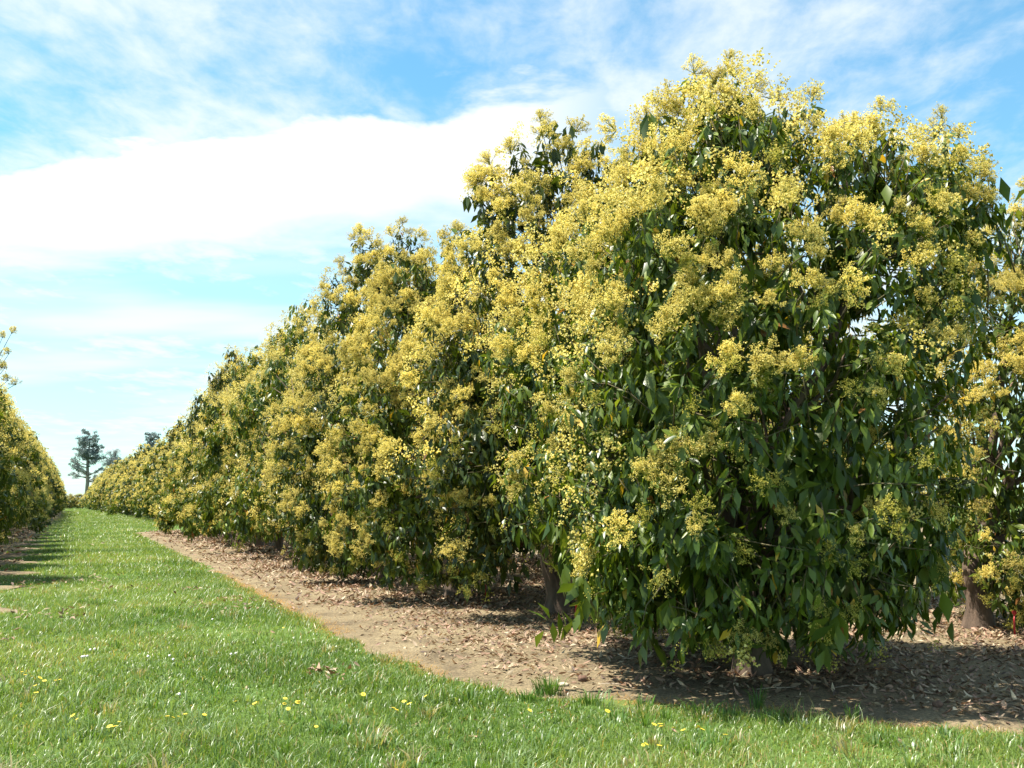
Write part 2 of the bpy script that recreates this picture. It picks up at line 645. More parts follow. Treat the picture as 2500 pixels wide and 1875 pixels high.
def near_tree(base, lobes, seed, label, tips, extra=(), density=11.0, bloom=0.22, fork=0.9, r0=0.13, n_leaf=300, n_clus=300, fruit=None, csize=1.0):
    rng = np.random.default_rng(seed)
    root = link('avocado_tree', None, label=label, cat='tree', group='blossoming avocado trees', loc=(base[0], base[1], 0))
    off = np.array([base[0], base[1], 0.0])
    P, N = lobes_to_shoots(lobes, density, rng)
    D = nrm(N + np.array([0, 0, 0.55]) + rng.normal(size=P.shape) * .25)
    lowm = P[:, 2] < 1.3
    D[lowm] = nrm(N[lowm] + np.array([0, 0, 0.1]) + rng.normal(size=(lowm.sum(), 3)) * .25)
    ex_n = len(extra)
    if ex_n:
        E = np.array([e[:3] for e in extra], float)
        ED = nrm(np.array([[0, 0, 1.0]]) + rng.normal(size=(ex_n, 3)) * .25)
        P = np.concatenate([P, E]); N = np.concatenate([N, ED]); D = np.concatenate([D, ED])
    lo, hi = P[:, 2].min(), P[:, 2].max()
    # ---- leaves
    idx, pos, A, NN, L = leaves_of(P, D, rng, (10, 15), 0.085, 0.155)
    # a dim inner fill so that the crown is not hollow
    k = rng.random(len(P)) < 0.9
    Pin = P[k] - N[k] * rng.uniform(0.25, 1.1, (k.sum(), 1))
    Pin[:, 2] = np.maximum(Pin[:, 2], 0.4)
    i2, p2, A2, N2, L2 = leaves_of(Pin, nrm(N[k] + np.array([0, 0, .4])), rng, (6, 9), 0.17, 0.26, 0.3)
    cam_v = nrm(CAM - pos)
    face = (N[idx] * cam_v).sum(1) + rng.random(len(pos)) * .8 + (L - .18) * 4
    face[pos[:, 1] > base[1] + .6] -= 2
    cols = leaf_colours(rng, len(pos))
    var = rng.integers(0, 4, len(pos)); wid = rng.uniform(0.85, 1.2, len(pos))
    top = np.argsort(-face)[:n_leaf]
    single = np.zeros(len(pos), bool); single[top] = True
    r = ~single
    hi_ = r & (rng.random(len(pos)) < .45) & (face > np.median(face))
    lo_ = r & ~hi_
    v1 = merge([place(LEAFT, var[hi_], pos[hi_] - off, A[hi_], NN[hi_], L[hi_], wid[hi_], cols[hi_]),
                place(LEAFLO, var[lo_] % 2, pos[lo_] - off, A[lo_], NN[lo_], L[lo_], wid[lo_], cols[lo_])])
    n2 = len(p2)
    v2 = place(LEAFLO, rng.integers(0, 2, n2), p2 - off, A2, N2, L2, rng.uniform(.85, 1.2, n2), leaf_colours(rng, n2, .004))
    v, t, c = merge([v1, v2])
    link('crown', tri_mesh('crown', v, t, M_LEAF, c), root, kind='stuff')
    S = np.cross(A, NN)
    for i in top:
        o = link('leaf', LEAF_ME[var[i] * 3 + int(rng.integers(0, 3))], root)
        M = np.eye(4)
        M[:3, 0] = S[i] * wid[i] * L[i]; M[:3, 1] = A[i] * L[i]; M[:3, 2] = NN[i] * L[i]; M[:3, 3] = pos[i] - off
        o.matrix_local = Matrix(M)
    # ---- blossom
    chance = bloom_chance(P, N, lo, hi, bloom)
    bl = rng.random(len(P)) < chance
    if ex_n:
        bl[-ex_n:] = True
        chance[-ex_n:] = .95
    bi = np.where(bl)[0]
    twin = bi[(P[bi, 2] > lo + (hi - lo) * .5) & (N[bi] @ SUN_DIR > -.1) & (rng.random(len(bi)) < .6) & (bi < len(P) - ex_n)]
    bi = np.concatenate([twin, bi])          # crowded sprays on the sunny tops
    dense = rng.random(len(bi)) < np.clip(chance[bi] * 1.7 - .45, 0.05, 1)
    which = np.where(dense, rng.integers(0, 4, len(bi)), 4 + rng.integers(0, 2, len(bi)))
    scale = rng.uniform(0.5, 1.08, len(bi)) * csize
    bP, bD = P[bi] + D[bi] * .05, D[bi]
    bP[:len(twin)] += rng.normal(size=(len(twin), 3)) * .09 + D[twin] * .03
    cv = nrm(CAM - bP)
    sc = (N[bi] * cv).sum(1) + scale * .6 + rng.random(len(bi)) * .4
    if ex_n:
        sc[-ex_n:] += 3
    order = np.argsort(-sc)
    X, Y, Z = basis(bD, rng)
    for i in order[:n_clus]:
        o = link('flower_cluster', CLUSTER_ME[which[i]], root)
        M = np.eye(4)
        M[:3, 0] = X[i] * scale[i]; M[:3, 1] = Y[i] * scale[i]; M[:3, 2] = Z[i] * scale[i]; M[:3, 3] = bP[i] - off
        o.matrix_local = Matrix(M)
    rest = order[n_clus:]
    if len(rest):
        v, t, c = pack(MID + MIDS, which[rest], bP[rest] - off, bD[rest], scale[rest], rng)
        link('blossom', tri_mesh('blossom', v, t, M_FLOWER, c, False), root, kind='stuff')
    # ---- wood
    trunk, limbs = make_limbs((0, 0), fork, [np.asarray(q) - off for q in tips], rng, r0)
    link('trunk', tri_mesh('trunk', *trunk, M_BARK), root)
    for l in limbs:
        link('limb', tri_mesh('limb', *l, M_BARK), root)
    tw = []
    for i in range(len(P)):
        low = P[i, 2] < .9
        if rng.random() < .6 or i >= len(P) - ex_n or P[i, 2] > lo + (hi - lo) * .75:
            ln = 0.6 if i >= len(P) - ex_n else rng.uniform(.25, .5)
            e = P[i] - D[i] * ln - N[i] * .12 + rng.normal(size=3) * .04
            if low and rng.random() < .4:   # drooping branchlets hang from higher wood
                e = P[i] - N[i] * np.array([.5, .5, 0]) * rng.uniform(.3, .7) + np.array([0, 0, rng.uniform(.2, .45)])
            tw.append(tube([e - off, (e + P[i]) / 2 + rng.normal(size=3) * .02 - off, P[i] - off], [.008, .006, .004], 4))
    v, t = merge(tw)
    link('twigs', tri_mesh('twigs', v, t, M_TWIG), root, kind='stuff')
    if fruit is not None:
        for f in fruit:
            link('fruit', fruit_mesh(), root, loc=tuple(np.asarray(f) - off))
    return root


def fruit_mesh():
    zs = np.array([0, .02, .05, .08, .11, .135, .15]) - .15
    rs = np.array([.001, .026, .038, .036, .024, .014, .003])
    return tri_mesh('fruit', *tube(np.stack([zs * 0 + .002 * np.sin(zs * 30), zs * 0, zs], 1), rs, 10), M_FRUIT)


def generic_lobes(rng, H, R):
    L = [(0, 0, H * .44, R * .74, R * .74, H * .33), (0, 0, H * .27, R * .86, R * .86, H * .20), (rng.uniform(-.3, .3), rng.uniform(-.3, .3), H * .68, R * .42, R * .42, H * .17)]
    n = 40
    for i in range(n):
        z = rng.uniform(.08, .88)
        a = i * 2.4 + rng.uniform(-.6, .6)
        rr = R * (1.0 if z < .35 else 1.0 - ((z - .35) / .68) ** 1.25) * rng.uniform(.60, 1.0)
        s = rng.uniform(.28, .66) * (1.0 if z < .6 else .75)
        L.append((rr * math.cos(a), rr * math.sin(a), max(H * z, s * .9 + .15), s, s, s * rng.uniform(.8, 1.3)))
    for i in range(6):                                   # upright leaders breaking the outline
        a = rng.uniform(0, 6.28); z = rng.uniform(.70, .95)
        rr = R * (1.02 - z) * rng.uniform(.6, 1.5)
        L.append((rr * math.cos(a), rr * math.sin(a), H * z, .22, .22, .50))
    return L


def generic_tree(seed, H, R, lod):
    """meshes of one orchard tree: trunk, limbs, crown, blossom"""
    rng = np.random.default_rng(seed)
    lobes = generic_lobes(rng, H, R)
    P, N = lobes_to_shoots(lobes, 8.0 if lod == 0 else 5.0, rng)
    D = nrm(N + np.array([0, 0, 0.55]) + rng.normal(size=P.shape) * .25)
    k = rng.random(len(P)) < (.5 if lod == 0 else .35)
    if lod == 0:
        idx, pos, A, NN, L = leaves_of(P, D, rng, (5, 8), 0.15, 0.25)
        i2, p2, A2, N2, L2 = leaves_of(P[k] - N[k] * .5, D[k], rng, (4, 6), 0.2, 0.28)
        tmpl = LEAFLO
    else:
        idx, pos, A, NN, L = leaves_of(P, D, rng, (4, 6), 0.24, 0.38)
        i2, p2, A2, N2, L2 = leaves_of(P[k] - N[k] * .5, D[k], rng, (3, 5), 0.3, 0.4)
        tmpl = LEAFLO
    pos = np.concatenate([pos, p2]); A = np.concatenate([A, A2]); NN = np.concatenate([NN, N2]); L = np.concatenate([L, L2])
    pos[:, 2] = np.maximum(pos[:, 2], .2)
    n = len(pos)
    v, t, c = place(tmpl, rng.integers(0, len(tmpl), n), pos, A, NN, L, rng.uniform(.85, 1.25, n), leaf_colours(rng, n))
    crown = tri_mesh('crown', v, t, M_LEAF, c)
    h = np.clip(P[:, 2] / H, 0, 1)
    chance = np.clip(.44 + .52 * h + .12 * N[:, 2], .2, .95)     # bloom all round: copies are turned at will
    bi = np.where(rng.random(len(P)) < chance)[0]
    dense = rng.random(len(bi)) < np.clip(chance[bi] * 1.5 - .3, 0, 1)
    which = np.where(dense, rng.integers(0, 4, len(bi)), 4 + rng.integers(0, 2, len(bi)))
    v, t, c = pack((MID + MIDS) if lod == 0 else (FAR + FARS), which, P[bi] + D[bi] * .03, D[bi], rng.uniform(.8, 1.3, len(bi)), rng)
    blossom = tri_mesh('blossom', v, t, M_FLOWER, c, False)
    tips = [np.array([math.cos(a) * R * .6, math.sin(a) * R * .6, H * z]) for a, z in zip(np.arange(5) * 1.257, (.45, .6, .5, .7, .55))] + [np.array([0, 0, H * .85])]
    trunk, limbs = make_limbs((0, 0), .7, tips, rng, .13)
    return dict(trunk=tri_mesh('trunk', *trunk, M_BARK), limb=tri_mesh('limb', *merge(limbs), M_BARK), crown=crown, blossom=blossom, H=H, R=R)


def put_tree(T, xy, H, rz, label, wid=1.0, group='blossoming avocado trees'):
    root = link('avocado_tree', None, label=label, cat='tree', group=group, loc=(xy[0], xy[1], 0))
    s = H / T['H']
    root.scale = (wid, wid, s)
    root.rotation_euler = (0, 0, rz)
    link('trunk', T['trunk'], root)
    link('limb', T['limb'], root)
    link('crown', T['crown'], root, kind='stuff')
    link('blossom', T['blossom'], root, kind='stuff')
    return root


for k in range(4):
    v, f = LEAFT[k]
    for cc in ((0.042, 0.076, 0.010), (0.070, 0.108, 0.013), (0.13, 0.165, 0.018)):
        LEAF_ME.append(tri_mesh('leaf', v, f, M_LEAF, np.tile(np.array([cc]), (len(v), 1))))

# ------------------------------------------------------------------ ground, soil beds
STEP = np.array([-1.58, 3.70])
T1 = np.array([2.2, 9.37])
edge_px = [(328, 1300), (400, 1335), (497, 1385), (575, 1423), (644, 1458), (745, 1510), (859, 1565), (960, 1612), (1074, 1656), (1200, 1684), (1345, 1701), (1560, 1716), (1808, 1735), (1990, 1757), (2147, 1774), (2500, 1797)]
EDGE = np.array([gnd(*p) for p in edge_px])
EDGE_R = np.vstack([EDGE, EDGE[-1] + np.array([3.5, -0.8]), EDGE[-1] + np.array([12, -1.2])])
BED_R = np.vstack([EDGE_R, [[40, 6], [40, 62], EDGE[0] + np.array([30, 13.0]), EDGE[0] + np.array([4, 2.0]), EDGE[0] + np.array([0.7, 0.9])]])


def inside(poly, x, y):
    r = np.zeros(len(x), bool)
    n = len(poly)
    for i in range(n):
        x1, y1 = poly[i]; x2, y2 = poly[(i + 1) % n]
        if y1 == y2:
            continue
        c = ((y1 > y) != (y2 > y)) & (x < (x2 - x1) * (y - y1) / (y2 - y1) + x1)
        r ^= c
    return r


def pdist(line, x, y):
    best = np.full(len(x), 1e9)
    for (x1, y1), (x2, y2) in zip(line[:-1], line[1:]):
        dx, dy = x2 - x1, y2 - y1
        t = np.clip(((x - x1) * dx + (y - y1) * dy) / (dx * dx + dy * dy), 0, 1)
        best = np.minimum(best, np.hypot(x - x1 - t * dx, y - y1 - t * dy))
    return best


def left_trunk(Y):
    return -.436 * Y - 4.15


def left_edge(Y):
    """edge of the leaf-strewn strip under the left row"""
    return left_trunk(Y) + 2.75 + 0.55 * np.sin(Y * 1.69 + .6) + .25 * np.sin(Y * 3.1)


def bed_depth(x, y):
    """metres inside a soil bed (negative: out on the grass), ragged"""
    x = np.asarray(x, float); y = np.asarray(y, float)
    d = pdist(EDGE_R, x, y)
    ins = inside(BED_R, x, y)
    dr = np.where(ins, d, -d)
    far = inside(BED_R, x, y) & (y > 45)
    dl = np.where((y > 12) & (y < 170), (left_edge(y) - x) * .9, -5.0)
    return np.maximum(dr, dl) + wavy(x, y, 5, 2.6) * .07 + wavy(x, y, 6, 9) * .035


# the ground: one wide sheet
gs = 3000.0
xs = np.array([-gs, -200, -60, 0, 60, 200, gs]); ys = np.array([-300, -20, 20, 80, 200, 600, gs])
gx, gy = np.meshgrid(xs, ys)
gv = np.stack([gx.ravel(), gy.ravel(), gx.ravel() * 0], 1)
gf = []
for j in range(len(ys) - 1):
    for i in range(len(xs) - 1):
        a = j * len(xs) + i
        gf += [(a, a + 1, a + len(xs) + 1), (a, a + len(xs) + 1, a + len(xs))]
link('ground', tri_mesh('ground', gv, np.array(gf), M_GROUND), kind='structure')


def bed_sheet(name, x0, x1, y0, y1, step, mask):
    """soil sheet over a grid; it dips under the turf at its ragged edge"""
    xs = np.arange(x0, x1, step); ys = np.arange(y0, y1, step)
    X, Y = np.meshgrid(xs, ys)
    x, y = X.ravel(), Y.ravel()
    d = bed_depth(x, y)
    z = np.clip(d * .6, -.05, .012) + np.clip(d, 0, 1.5) * .02
    z = z + np.where(d > .05, (wavy(x, y, 8, 3.0) * .008 + wavy(x, y, 9, 11) * .006) * np.clip(d * 2, 0, 1), 0)
    V = np.stack([x, y, z], 1)
    nx = len(xs)
    a = (np.arange(len(ys) - 1)[:, None] * nx + np.arange(nx - 1)[None]).ravel()
    keep = (d[a] > -.25) & mask(x[a], y[a])
    a = a[keep]
    T = np.concatenate([np.stack([a, a + 1, a + nx + 1], 1), np.stack([a, a + nx + 1, a + nx], 1)])
    used, inv = np.unique(T, return_inverse=True)
    return link(name, tri_mesh(name, V[used], inv.reshape(-1, 3), M_SOIL), kind='structure')


def side(x, y):
    return x > -0.43 * y - 1.5


bed_sheet('orchard_soil', -9, 12, 4.5, 22, 0.08, lambda x, y: side(x, y))
bed_sheet('orchard_soil_far', -20, 30, 21.95, 64, 0.3, lambda x, y: side(x, y))
bed_sheet('orchard_soil_left', -80, -6, 12, 170, 0.6, lambda x, y: ~side(x, y))

# ------------------------------------------------------------------ grass
rngG = np.random.default_rng(77)


def soil_z(x, y):
    d = bed_depth(x, y)
    return np.maximum(np.clip(d * .6, -.05, .012) + np.clip(d, 0, 1.5) * .02, 0)


def blades(y0, y1, dens, hmin, hmax, w, segs, xl, xr):
    n = int((y1 - y0) * dens * ((xr(y0) - xl(y0)) + (xr(y1) - xl(y1))) / 2)
    u = rngG.random(n)
    a0, a1 = xr(y0) - xl(y0), xr(y1) - xl(y1)
    y = y0 + (y1 - y0) * u
    x = xl(y) + (xr(y) - xl(y)) * rngG.random(n)
    d = bed_depth(x, y)
    keep = rngG.random(n) < np.clip(0.5 - d * 9, 0, 1)
    keep &= ~((wavy(x, y, 21, 1.3) > 1.25) & (rngG.random(n) < .6))
    x, y, d = x[keep], y[keep], d[keep]
    n = len(x)
    patch = wavy(x, y, 22, .9)
    lush = wavy(x, y, 23, 2.2)
    h = (hmin + (hmax - hmin) * rngG.random(n) ** 1.5) * (1 + .35 * lush.clip(-1, 1)) * (1 + .3 * wavy(x, y, 24, 9).clip(-1.2, 1.2))
    tall = rngG.random(n) < (.012 + .05 * (lush > .8))
    h = np.where(tall, h * 1.9, h)
    h *= np.where(d > -.35, .85, 1)
    a = rngG.uniform(0, 2 * np.pi, n)
    lean = rngG.uniform(.1, 1.3, n) * h
    b = a + rngG.normal(size=n) * .5 + np.pi / 2
    broad = rngG.random(n) < .13
    ww = w * rngG.uniform(.6, 1.3, n) * np.where(broad, 2.4, 1)
    h = np.where(broad, h * .7, h)
    side_ = np.stack([np.cos(a), np.sin(a), 0 * a], 1) * ww[:, None] / 2
    fw = np.stack([np.cos(b), np.sin(b), 0 * b], 1)
    base = np.stack([x, y, np.maximum(0, soil_z(x, y)) - .004], 1)
    up = np.array([0, 0, 1.0])
    tip = base + up * (h * np.where(broad, .7, .92))[:, None] + fw * (lean * np.where(broad, 1.5, 1))[:, None]
    if segs == 2:
        mid = base + up * (h * .58)[:, None] + fw * (lean * .28)[:, None]
        V = np.stack([base - side_, base + side_, mid - side_ * .8, mid + side_ * .8, tip], 1)
        f = np.array([(0, 1, 3), (0, 3, 2), (2, 3, 4)])
    else:
        V = np.stack([base - side_, base + side_, tip], 1)
        f = np.array([(0, 1, 2)])
    k = np.clip(.55 + .5 * patch + rngG.normal(size=n) * .3, 0, 1.1)[:, None]
    c = np.array([0.078, 0.150, 0.022]) * (1 - k) + np.array([0.19, 0.27, 0.066]) * k
    pale = rngG.random(n) < .09
    c[pale] = np.array([0.30, 0.38, 0.17])
    c *= rngG.uniform(.7, 1.25, (n, 1))
    dry = rngG.random(n) < (.04 + .10 * (patch > .6) + .35 * np.exp(-np.abs(d + .02) * 14))
    c[dry] = np.array([0.36, 0.27, 0.11]) * rngG.uniform(.7, 1.2, (dry.sum(), 1))
    c[broad] *= .85
    T = (f[None] + (np.arange(n) * V.shape[1])[:, None, None]).reshape(-1, 3)
    return V.reshape(-1, 3), T, np.repeat(c, V.shape[1], axis=0)


G = [blades(4.6, 8.0, 3600, .035, .085, .0055, 2, lambda y: -.56 * y - .6, lambda y: .60 * y + .6),
     blades(8.0, 12.5, 2200, .035, .085, .007, 2, lambda y: -.56 * y - .6, lambda y: .0 * y + .6),
     blades(12.5, 22, 1400, .04, .09, .010, 1, lambda y: -.56 * y - .5, lambda y: -.36 * y + 3.0),
     blades(22, 45, 420, .05, .10, .018, 1, lambda y: -.54 * y, lambda y: -.40 * y + 3.2),
     blades(45, 110, 90, .06, .12, .036, 1, lambda y: -.50 * y, lambda y: -.40 * y + 4.0),
     blades(110, 240, 22, .08, .15, .08, 1, lambda y: -.48 * y, lambda y: -.42 * y + 4.0)]


def clumps():
    """rough tufts, weeds and seeding stalks among the turf"""
    V, T, C = [], [], []
    k = 0
    for q in range(420):
        y = rngG.uniform(5.0, 20) if q % 3 else rngG.uniform(5, 9)
        x = rngG.uniform(-.55 * y, .55 * y)
        if bed_depth([x], [y])[0] > -.15:
            continue
        kind = rngG.random()
        n = int(rngG.integers(14, 44)); sp = rngG.uniform(.04, .16)
        tone = np.array([.075, .15, .028]) if kind < .5 else (np.array([.16, .24, .09]) if kind < .8 else np.array([.26, .23, .11]))
        hh = rngG.uniform(.07, .15)
        a = rngG.uniform(0, 6.28, n); r = sp * rngG.random(n) ** .5
        b = np.stack([x + np.cos(a) * r, y + np.sin(a) * r, np.full(n, -.005)], 1)
        h = hh * rngG.uniform(.5, 1.2, n); ln = h * rngG.uniform(.2, 1.2, n)
        f = np.stack([np.cos(a + rngG.normal(size=n) * .8), np.sin(a + rngG.normal(size=n) * .8), 0 * a], 1)
        s_ = np.stack([-f[:, 1], f[:, 0], 0 * a], 1) * rngG.uniform(.0025, .0055, (n, 1))
        m = b + f * (ln * .3)[:, None] + np.array([0, 0, 1]) * (h * .62)[:, None]
        t = b + f * ln[:, None] + np.array([0, 0, 1]) * (h * .85)[:, None]
        V.append(np.stack([b - s_, b + s_, m - s_ * .8, m + s_ * .8, t], 1).reshape(-1, 3))
        T.append((np.array([(0, 1, 3), (0, 3, 2), (2, 3, 4)])[None] + (np.arange(n) * 5 + k)[:, None, None]).reshape(-1, 3))
        C.append(np.repeat(tone * rngG.uniform(.7, 1.4, (n, 1)), 5, axis=0))
        k += n * 5
    return np.concatenate(V), np.concatenate(T), np.concatenate(C)


G.append(clumps())
gv, gt, gc = merge(G)
print('grass tris', len(gt))
link('lawn_grass', tri_mesh('lawn_grass', gv, gt, M_GRASS, gc), label='short bright green grass of the lane and lawn', cat='grass', kind='stuff')

# dry straw-coloured fringe where the sprayed soil meets the turf
n = 9000
s = rngG.random(n) * 13
cum = np.concatenate([[0], np.cumsum(np.hypot(*np.diff(EDGE, axis=0).T))])
tt = cum[-1] - s * cum[-1] / 34
ex = np.interp(tt, cum, EDGE[:, 0]) + rngG.normal(size=n) * .12
ey = np.interp(tt, cum, EDGE[:, 1]) + rngG.normal(size=n) * .10
kp = wavy(ex, ey, 31, 2.0) > -.1
ex, ey = ex[kp], ey[kp]
n = len(ex)
a = rngG.uniform(0, 6.28, n); h = rngG.uniform(.02, .06, n)
sd = np.stack([np.cos(a), np.sin(a), a * 0], 1) * .003
bs = np.stack([ex, ey, soil_z(ex, ey) - .003], 1)
tp = bs + np.stack([np.cos(a + 1.3) * h * 1.1, np.sin(a + 1.3) * h * 1.1, h * .6], 1)
V = np.stack([bs - sd, bs + sd, tp], 1).reshape(-1, 3)
c = np.array([0.42, 0.25, 0.09]) * rngG.uniform(.6, 1.25, (n, 1))
link('dry_grass', tri_mesh('dry_grass', V, np.arange(n * 3).reshape(-1, 3), M_GRASS, np.repeat(c, 3, 0)), label='dry straw-coloured grass fringe along the soil edge', cat='dry grass', kind='stuff')

# ------------------------------------------------------------------ leaf litter
LIT_COL = np.array([(0.30, 0.19, 0.12), (0.36, 0.26, 0.17), (0.20, 0.12, 0.075), (0.11, 0.07, 0.05), (0.44, 0.35, 0.23), (0.33, 0.20, 0.14), (0.25, 0.18, 0.11)])
FALLEN = [leaf_template(.2, .5, .35), leaf_template(.17, .9, .5), leaf_template(.22, .3, -.3)]
FALLENLO = [leaf_lo(.2, .5, .4), leaf_lo(.18, .9, -.4)]


def litter_pts(y0, y1, dens, xl, xr):
    n = int((y1 - y0) * dens * ((xr(y0) - xl(y0)) + (xr(y1) - xl(y1))) / 2)
    y = rngG.uniform(y0, y1, n); x = xl(y) + (xr(y) - xl(y)) * rngG.random(n)
    d = bed_depth(x, y)
    pr = np.clip((d - .15) * .75, .05, 1) * (d > -.02) + (d <= -.02) * .006
    pr = pr * np.clip(.75 + .4 * wavy(x, y, 41, 2.2), .15, 1)
    k = rngG.random(n) < pr
    return x[k], y[k]


def litter_frames(x, y, lmin, lmax):
    n = len(x)
    a = rngG.uniform(0, 6.28, n)
    A = nrm(np.stack([np.cos(a), np.sin(a), rngG.normal(size=n) * .18], 1))
    N0 = np.stack([rngG.normal(size=n) * .45, rngG.normal(size=n) * .45, np.ones(n)], 1)
    N0[rngG.random(n) < .4] *= -1
    N = nrm(N0 - A * (A * N0).sum(1, keepdims=True))
    L = rngG.uniform(lmin, lmax, n)
    pos = np.stack([x, y, soil_z(x, y) + L * .12 + .004], 1)
    c = LIT_COL[rngG.integers(0, len(LIT_COL), n)] * rngG.uniform(.75, 1.2, (n, 1))
    return pos, A, N, L, c


x, y = litter_pts(6, 15, 430, lambda y: -.45 * y + 2.5, lambda y: .55 * y + 1.5)
pos, A, N, L, c = litter_frames(x, y, .035, .10)
score = L / np.hypot(x, y) + rngG.random(len(x)) * .002
score[(np.abs(x / y) > .52)] = 0
big = np.argsort(-score)[:280]
msk = np.ones(len(x), bool); msk[big] = False
fallen_me = []
for k in range(3):
    v, f = FALLEN[k]
    for cc in LIT_COL[[0, 1, 4, 5]]:
        fallen_me.append(tri_mesh('fallen_leaf', v, f, M_LITTER, np.tile(cc[None], (len(v), 1))))
S = np.cross(A, N)
for i in big:
    o = link('fallen_leaf', fallen_me[int(rngG.integers(0, len(fallen_me)))], label='curled dry brown leaf fallen on the soil under the trees', cat='leaf', group='fallen leaves on the orchard soil')
    M = np.eye(4)
    M[:3, 0] = S[i] * L[i]; M[:3, 1] = A[i] * L[i]; M[:3, 2] = N[i] * L[i]; M[:3, 3] = pos[i] - np.array([0, 0, L[i] * .08])
    o.matrix_world = Matrix(M)
parts = [place(FALLENLO, rngG.integers(0, 2, msk.sum()), pos[msk], A[msk], N[msk], L[msk], np.ones(msk.sum()), c[msk])]
for (y0, y1, dn, xl, xr, l0, l1) in ((15, 30, 190, lambda y: -.45 * y + 1.5, lambda y: -.3 * y + 12, .07, .14),
                                     (30, 58, 40, lambda y: -.45 * y + 1, lambda y: -.40 * y + 10, .11, .22),
                                     (14, 60, 22, lambda y: -.56 * y - 3, lambda y: -.436 * y - .9, .14, .26)):
    x, y = litter_pts(y0, y1, dn, xl, xr)
    pos, A, N, L, c = litter_frames(x, y, l0, l1)
    parts.append(place(FALLENLO, rngG.integers(0, 2, len(x)), pos, A, N, L, np.ones(len(x)), c))
for (u, v_, n_, r_) in ((810, 1650, 26, .14), (590, 1485, 40, .5), (560, 1470, 20, .3), (95, 1505, 22, .35), (150, 1512, 14, .3), (190, 1418, 40, .5), (60, 1425, 70, .7), (485, 1443, 10, .15), (300, 1440, 14, .4), (30, 1560, 12, .3)):
    q = gnd(u, v_)
    x = q[0] + rngG.normal(size=n_) * r_; y = q[1] + rngG.normal(size=n_) * r_
    pos, A, N, L, c = litter_frames(x, y, .06, .13)
    pos[:, 2] += .035
    parts.append(place(FALLENLO, rngG.integers(0, 2, n_), pos, A, N, L, np.ones(n_), c))
v, t, c = merge(parts)
print('litter tris', len(t))
link('leaf_litter', tri_mesh('leaf_litter', v, t, M_LITTER, c), label='brown leaf litter strewn over the orchard soil', cat='leaf litter', kind='stuff')

# ------------------------------------------------------------------ near trees of the right-hand row
def lobe(u, v, Y, r, q=1.0):
    p = at(u, v, Y)
    return (p[0], p[1], p[2], r, r, r * q)


def back(lobes, dy, grow=1.0):
    """the side of the crown turned away: the same boughs mirrored behind the trunk"""
    return [(x + .25 * math.sin(7 * z), 2 * dy - y + .15, z * .97, a * grow, b * grow, c) for (x, y, z, a, b, c) in lobes if y < dy + .2]


Yt = T1[1]
f1 = [lobe(1690, 365, Yt + .1, .48), lobe(1780, 300, Yt + .3, .42), lobe(1880, 375, Yt + .0, .55), lobe(2130, 425, Yt, .50), lobe(2050, 470, Yt - .2, .45), lobe(2270, 450, Yt - .1, .45), lobe(2360, 540, Yt - .1, .35),
      lobe(1640, 460, Yt, .50), lobe(1800, 520, Yt - .4, .95), lobe(2080, 600, Yt - .4, .95), lobe(2260, 640, Yt - .1, .48), lobe(1660, 690, Yt - .7, .88), lobe(1880, 800, Yt - .8, 1.2), lobe(2130, 860, Yt - .5, .92),
      lobe(1690, 1000, Yt - 1.0, 1.05), lobe(1950, 1100, Yt - .9, 1.2), lobe(2160, 1130, Yt - .5, .78), lobe(1570, 900, Yt - .4, .72), lobe(1790, 930, Yt - 1.1, .85), lobe(1600, 1160, Yt - .6, .80), lobe(1700, 1290, Yt - 1.1, .95), lobe(2000, 1330, Yt - 1.0, .9), lobe(2170, 1330, Yt - .5, .65),
      lobe(1600, 1390, Yt - .8, .55), lobe(1780, 1410, Yt - 1.0, .55), lobe(1960, 1420, Yt - .9, .5), lobe(2140, 1410, Yt - .7, .5), lobe(1600, 1380, Yt - .5, .5), lobe(2190, 1450, Yt - .3, .4), lobe(1570, 1440, Yt - .6, .40), lobe(1480, 1400, Yt - .3, .40), lobe(1680, 1480, Yt - .9, .34), lobe(1850, 1500, Yt - .9, .36), lobe(2010, 1490, Yt - .8, .34), lobe(2130, 1470, Yt - .7, .33)]
# its left flank falls back towards the next tree of the row
f1b = [lobe(1530, 600, Yt + .7, .65), lobe(1450, 720, Yt + 1.3, .75), lobe(1490, 880, Yt + .5, .75), lobe(1400, 960, Yt + 1.3, .80), lobe(1330, 880, Yt + 2.0, .75), lobe(1480, 1080, Yt + .2, .70), lobe(1390, 1140, Yt + .9, .70), lobe(1460, 1240, Yt + .3, .55), lobe(1350, 1230, Yt + 1.2, .50)]
l1 = f1 + f1b + back(f1, Yt, .95)
ex1 = [at(1690, 190, Yt), at(1772, 160, Yt + .2), at(1740, 220, Yt), at(1790, 200, Yt), at(1985, 255, Yt + .2), at(1900, 260, Yt), at(2150, 285, Yt), at(2080, 320, Yt), at(2300, 300, Yt), at(2340, 350, Yt - .1), at(2290, 350, Yt), at(2410, 430, Yt - .1), at(2415, 510, Yt), at(2390, 560, Yt),
       at(1590, 320, Yt), at(1570, 360, Yt)]
LBL = {1: 'large blossoming tree at the lawn end of the row, its lower boughs dark and shaded',
       2: 'second blossoming tree from the lawn end of the row, its brown trunk showing',
       3: 'third blossoming tree from the lawn end of the row beside the lane',
       4: 'fourth blossoming tree from the lawn end of the row beside the lane'}
near_tree(T1, l1, 101, LBL[1], [at(1790, 420, Yt), at(2120, 520, Yt), at(1640, 620, Yt - .3), at(2000, 900, Yt - .6), at(1600, 1100, Yt - .6), at(2180, 1150, Yt - .2), at(1900, 1250, Yt + .9), at(1800, 700, Yt + .9)], ex1, bloom=.32, r0=.14, density=13.5)

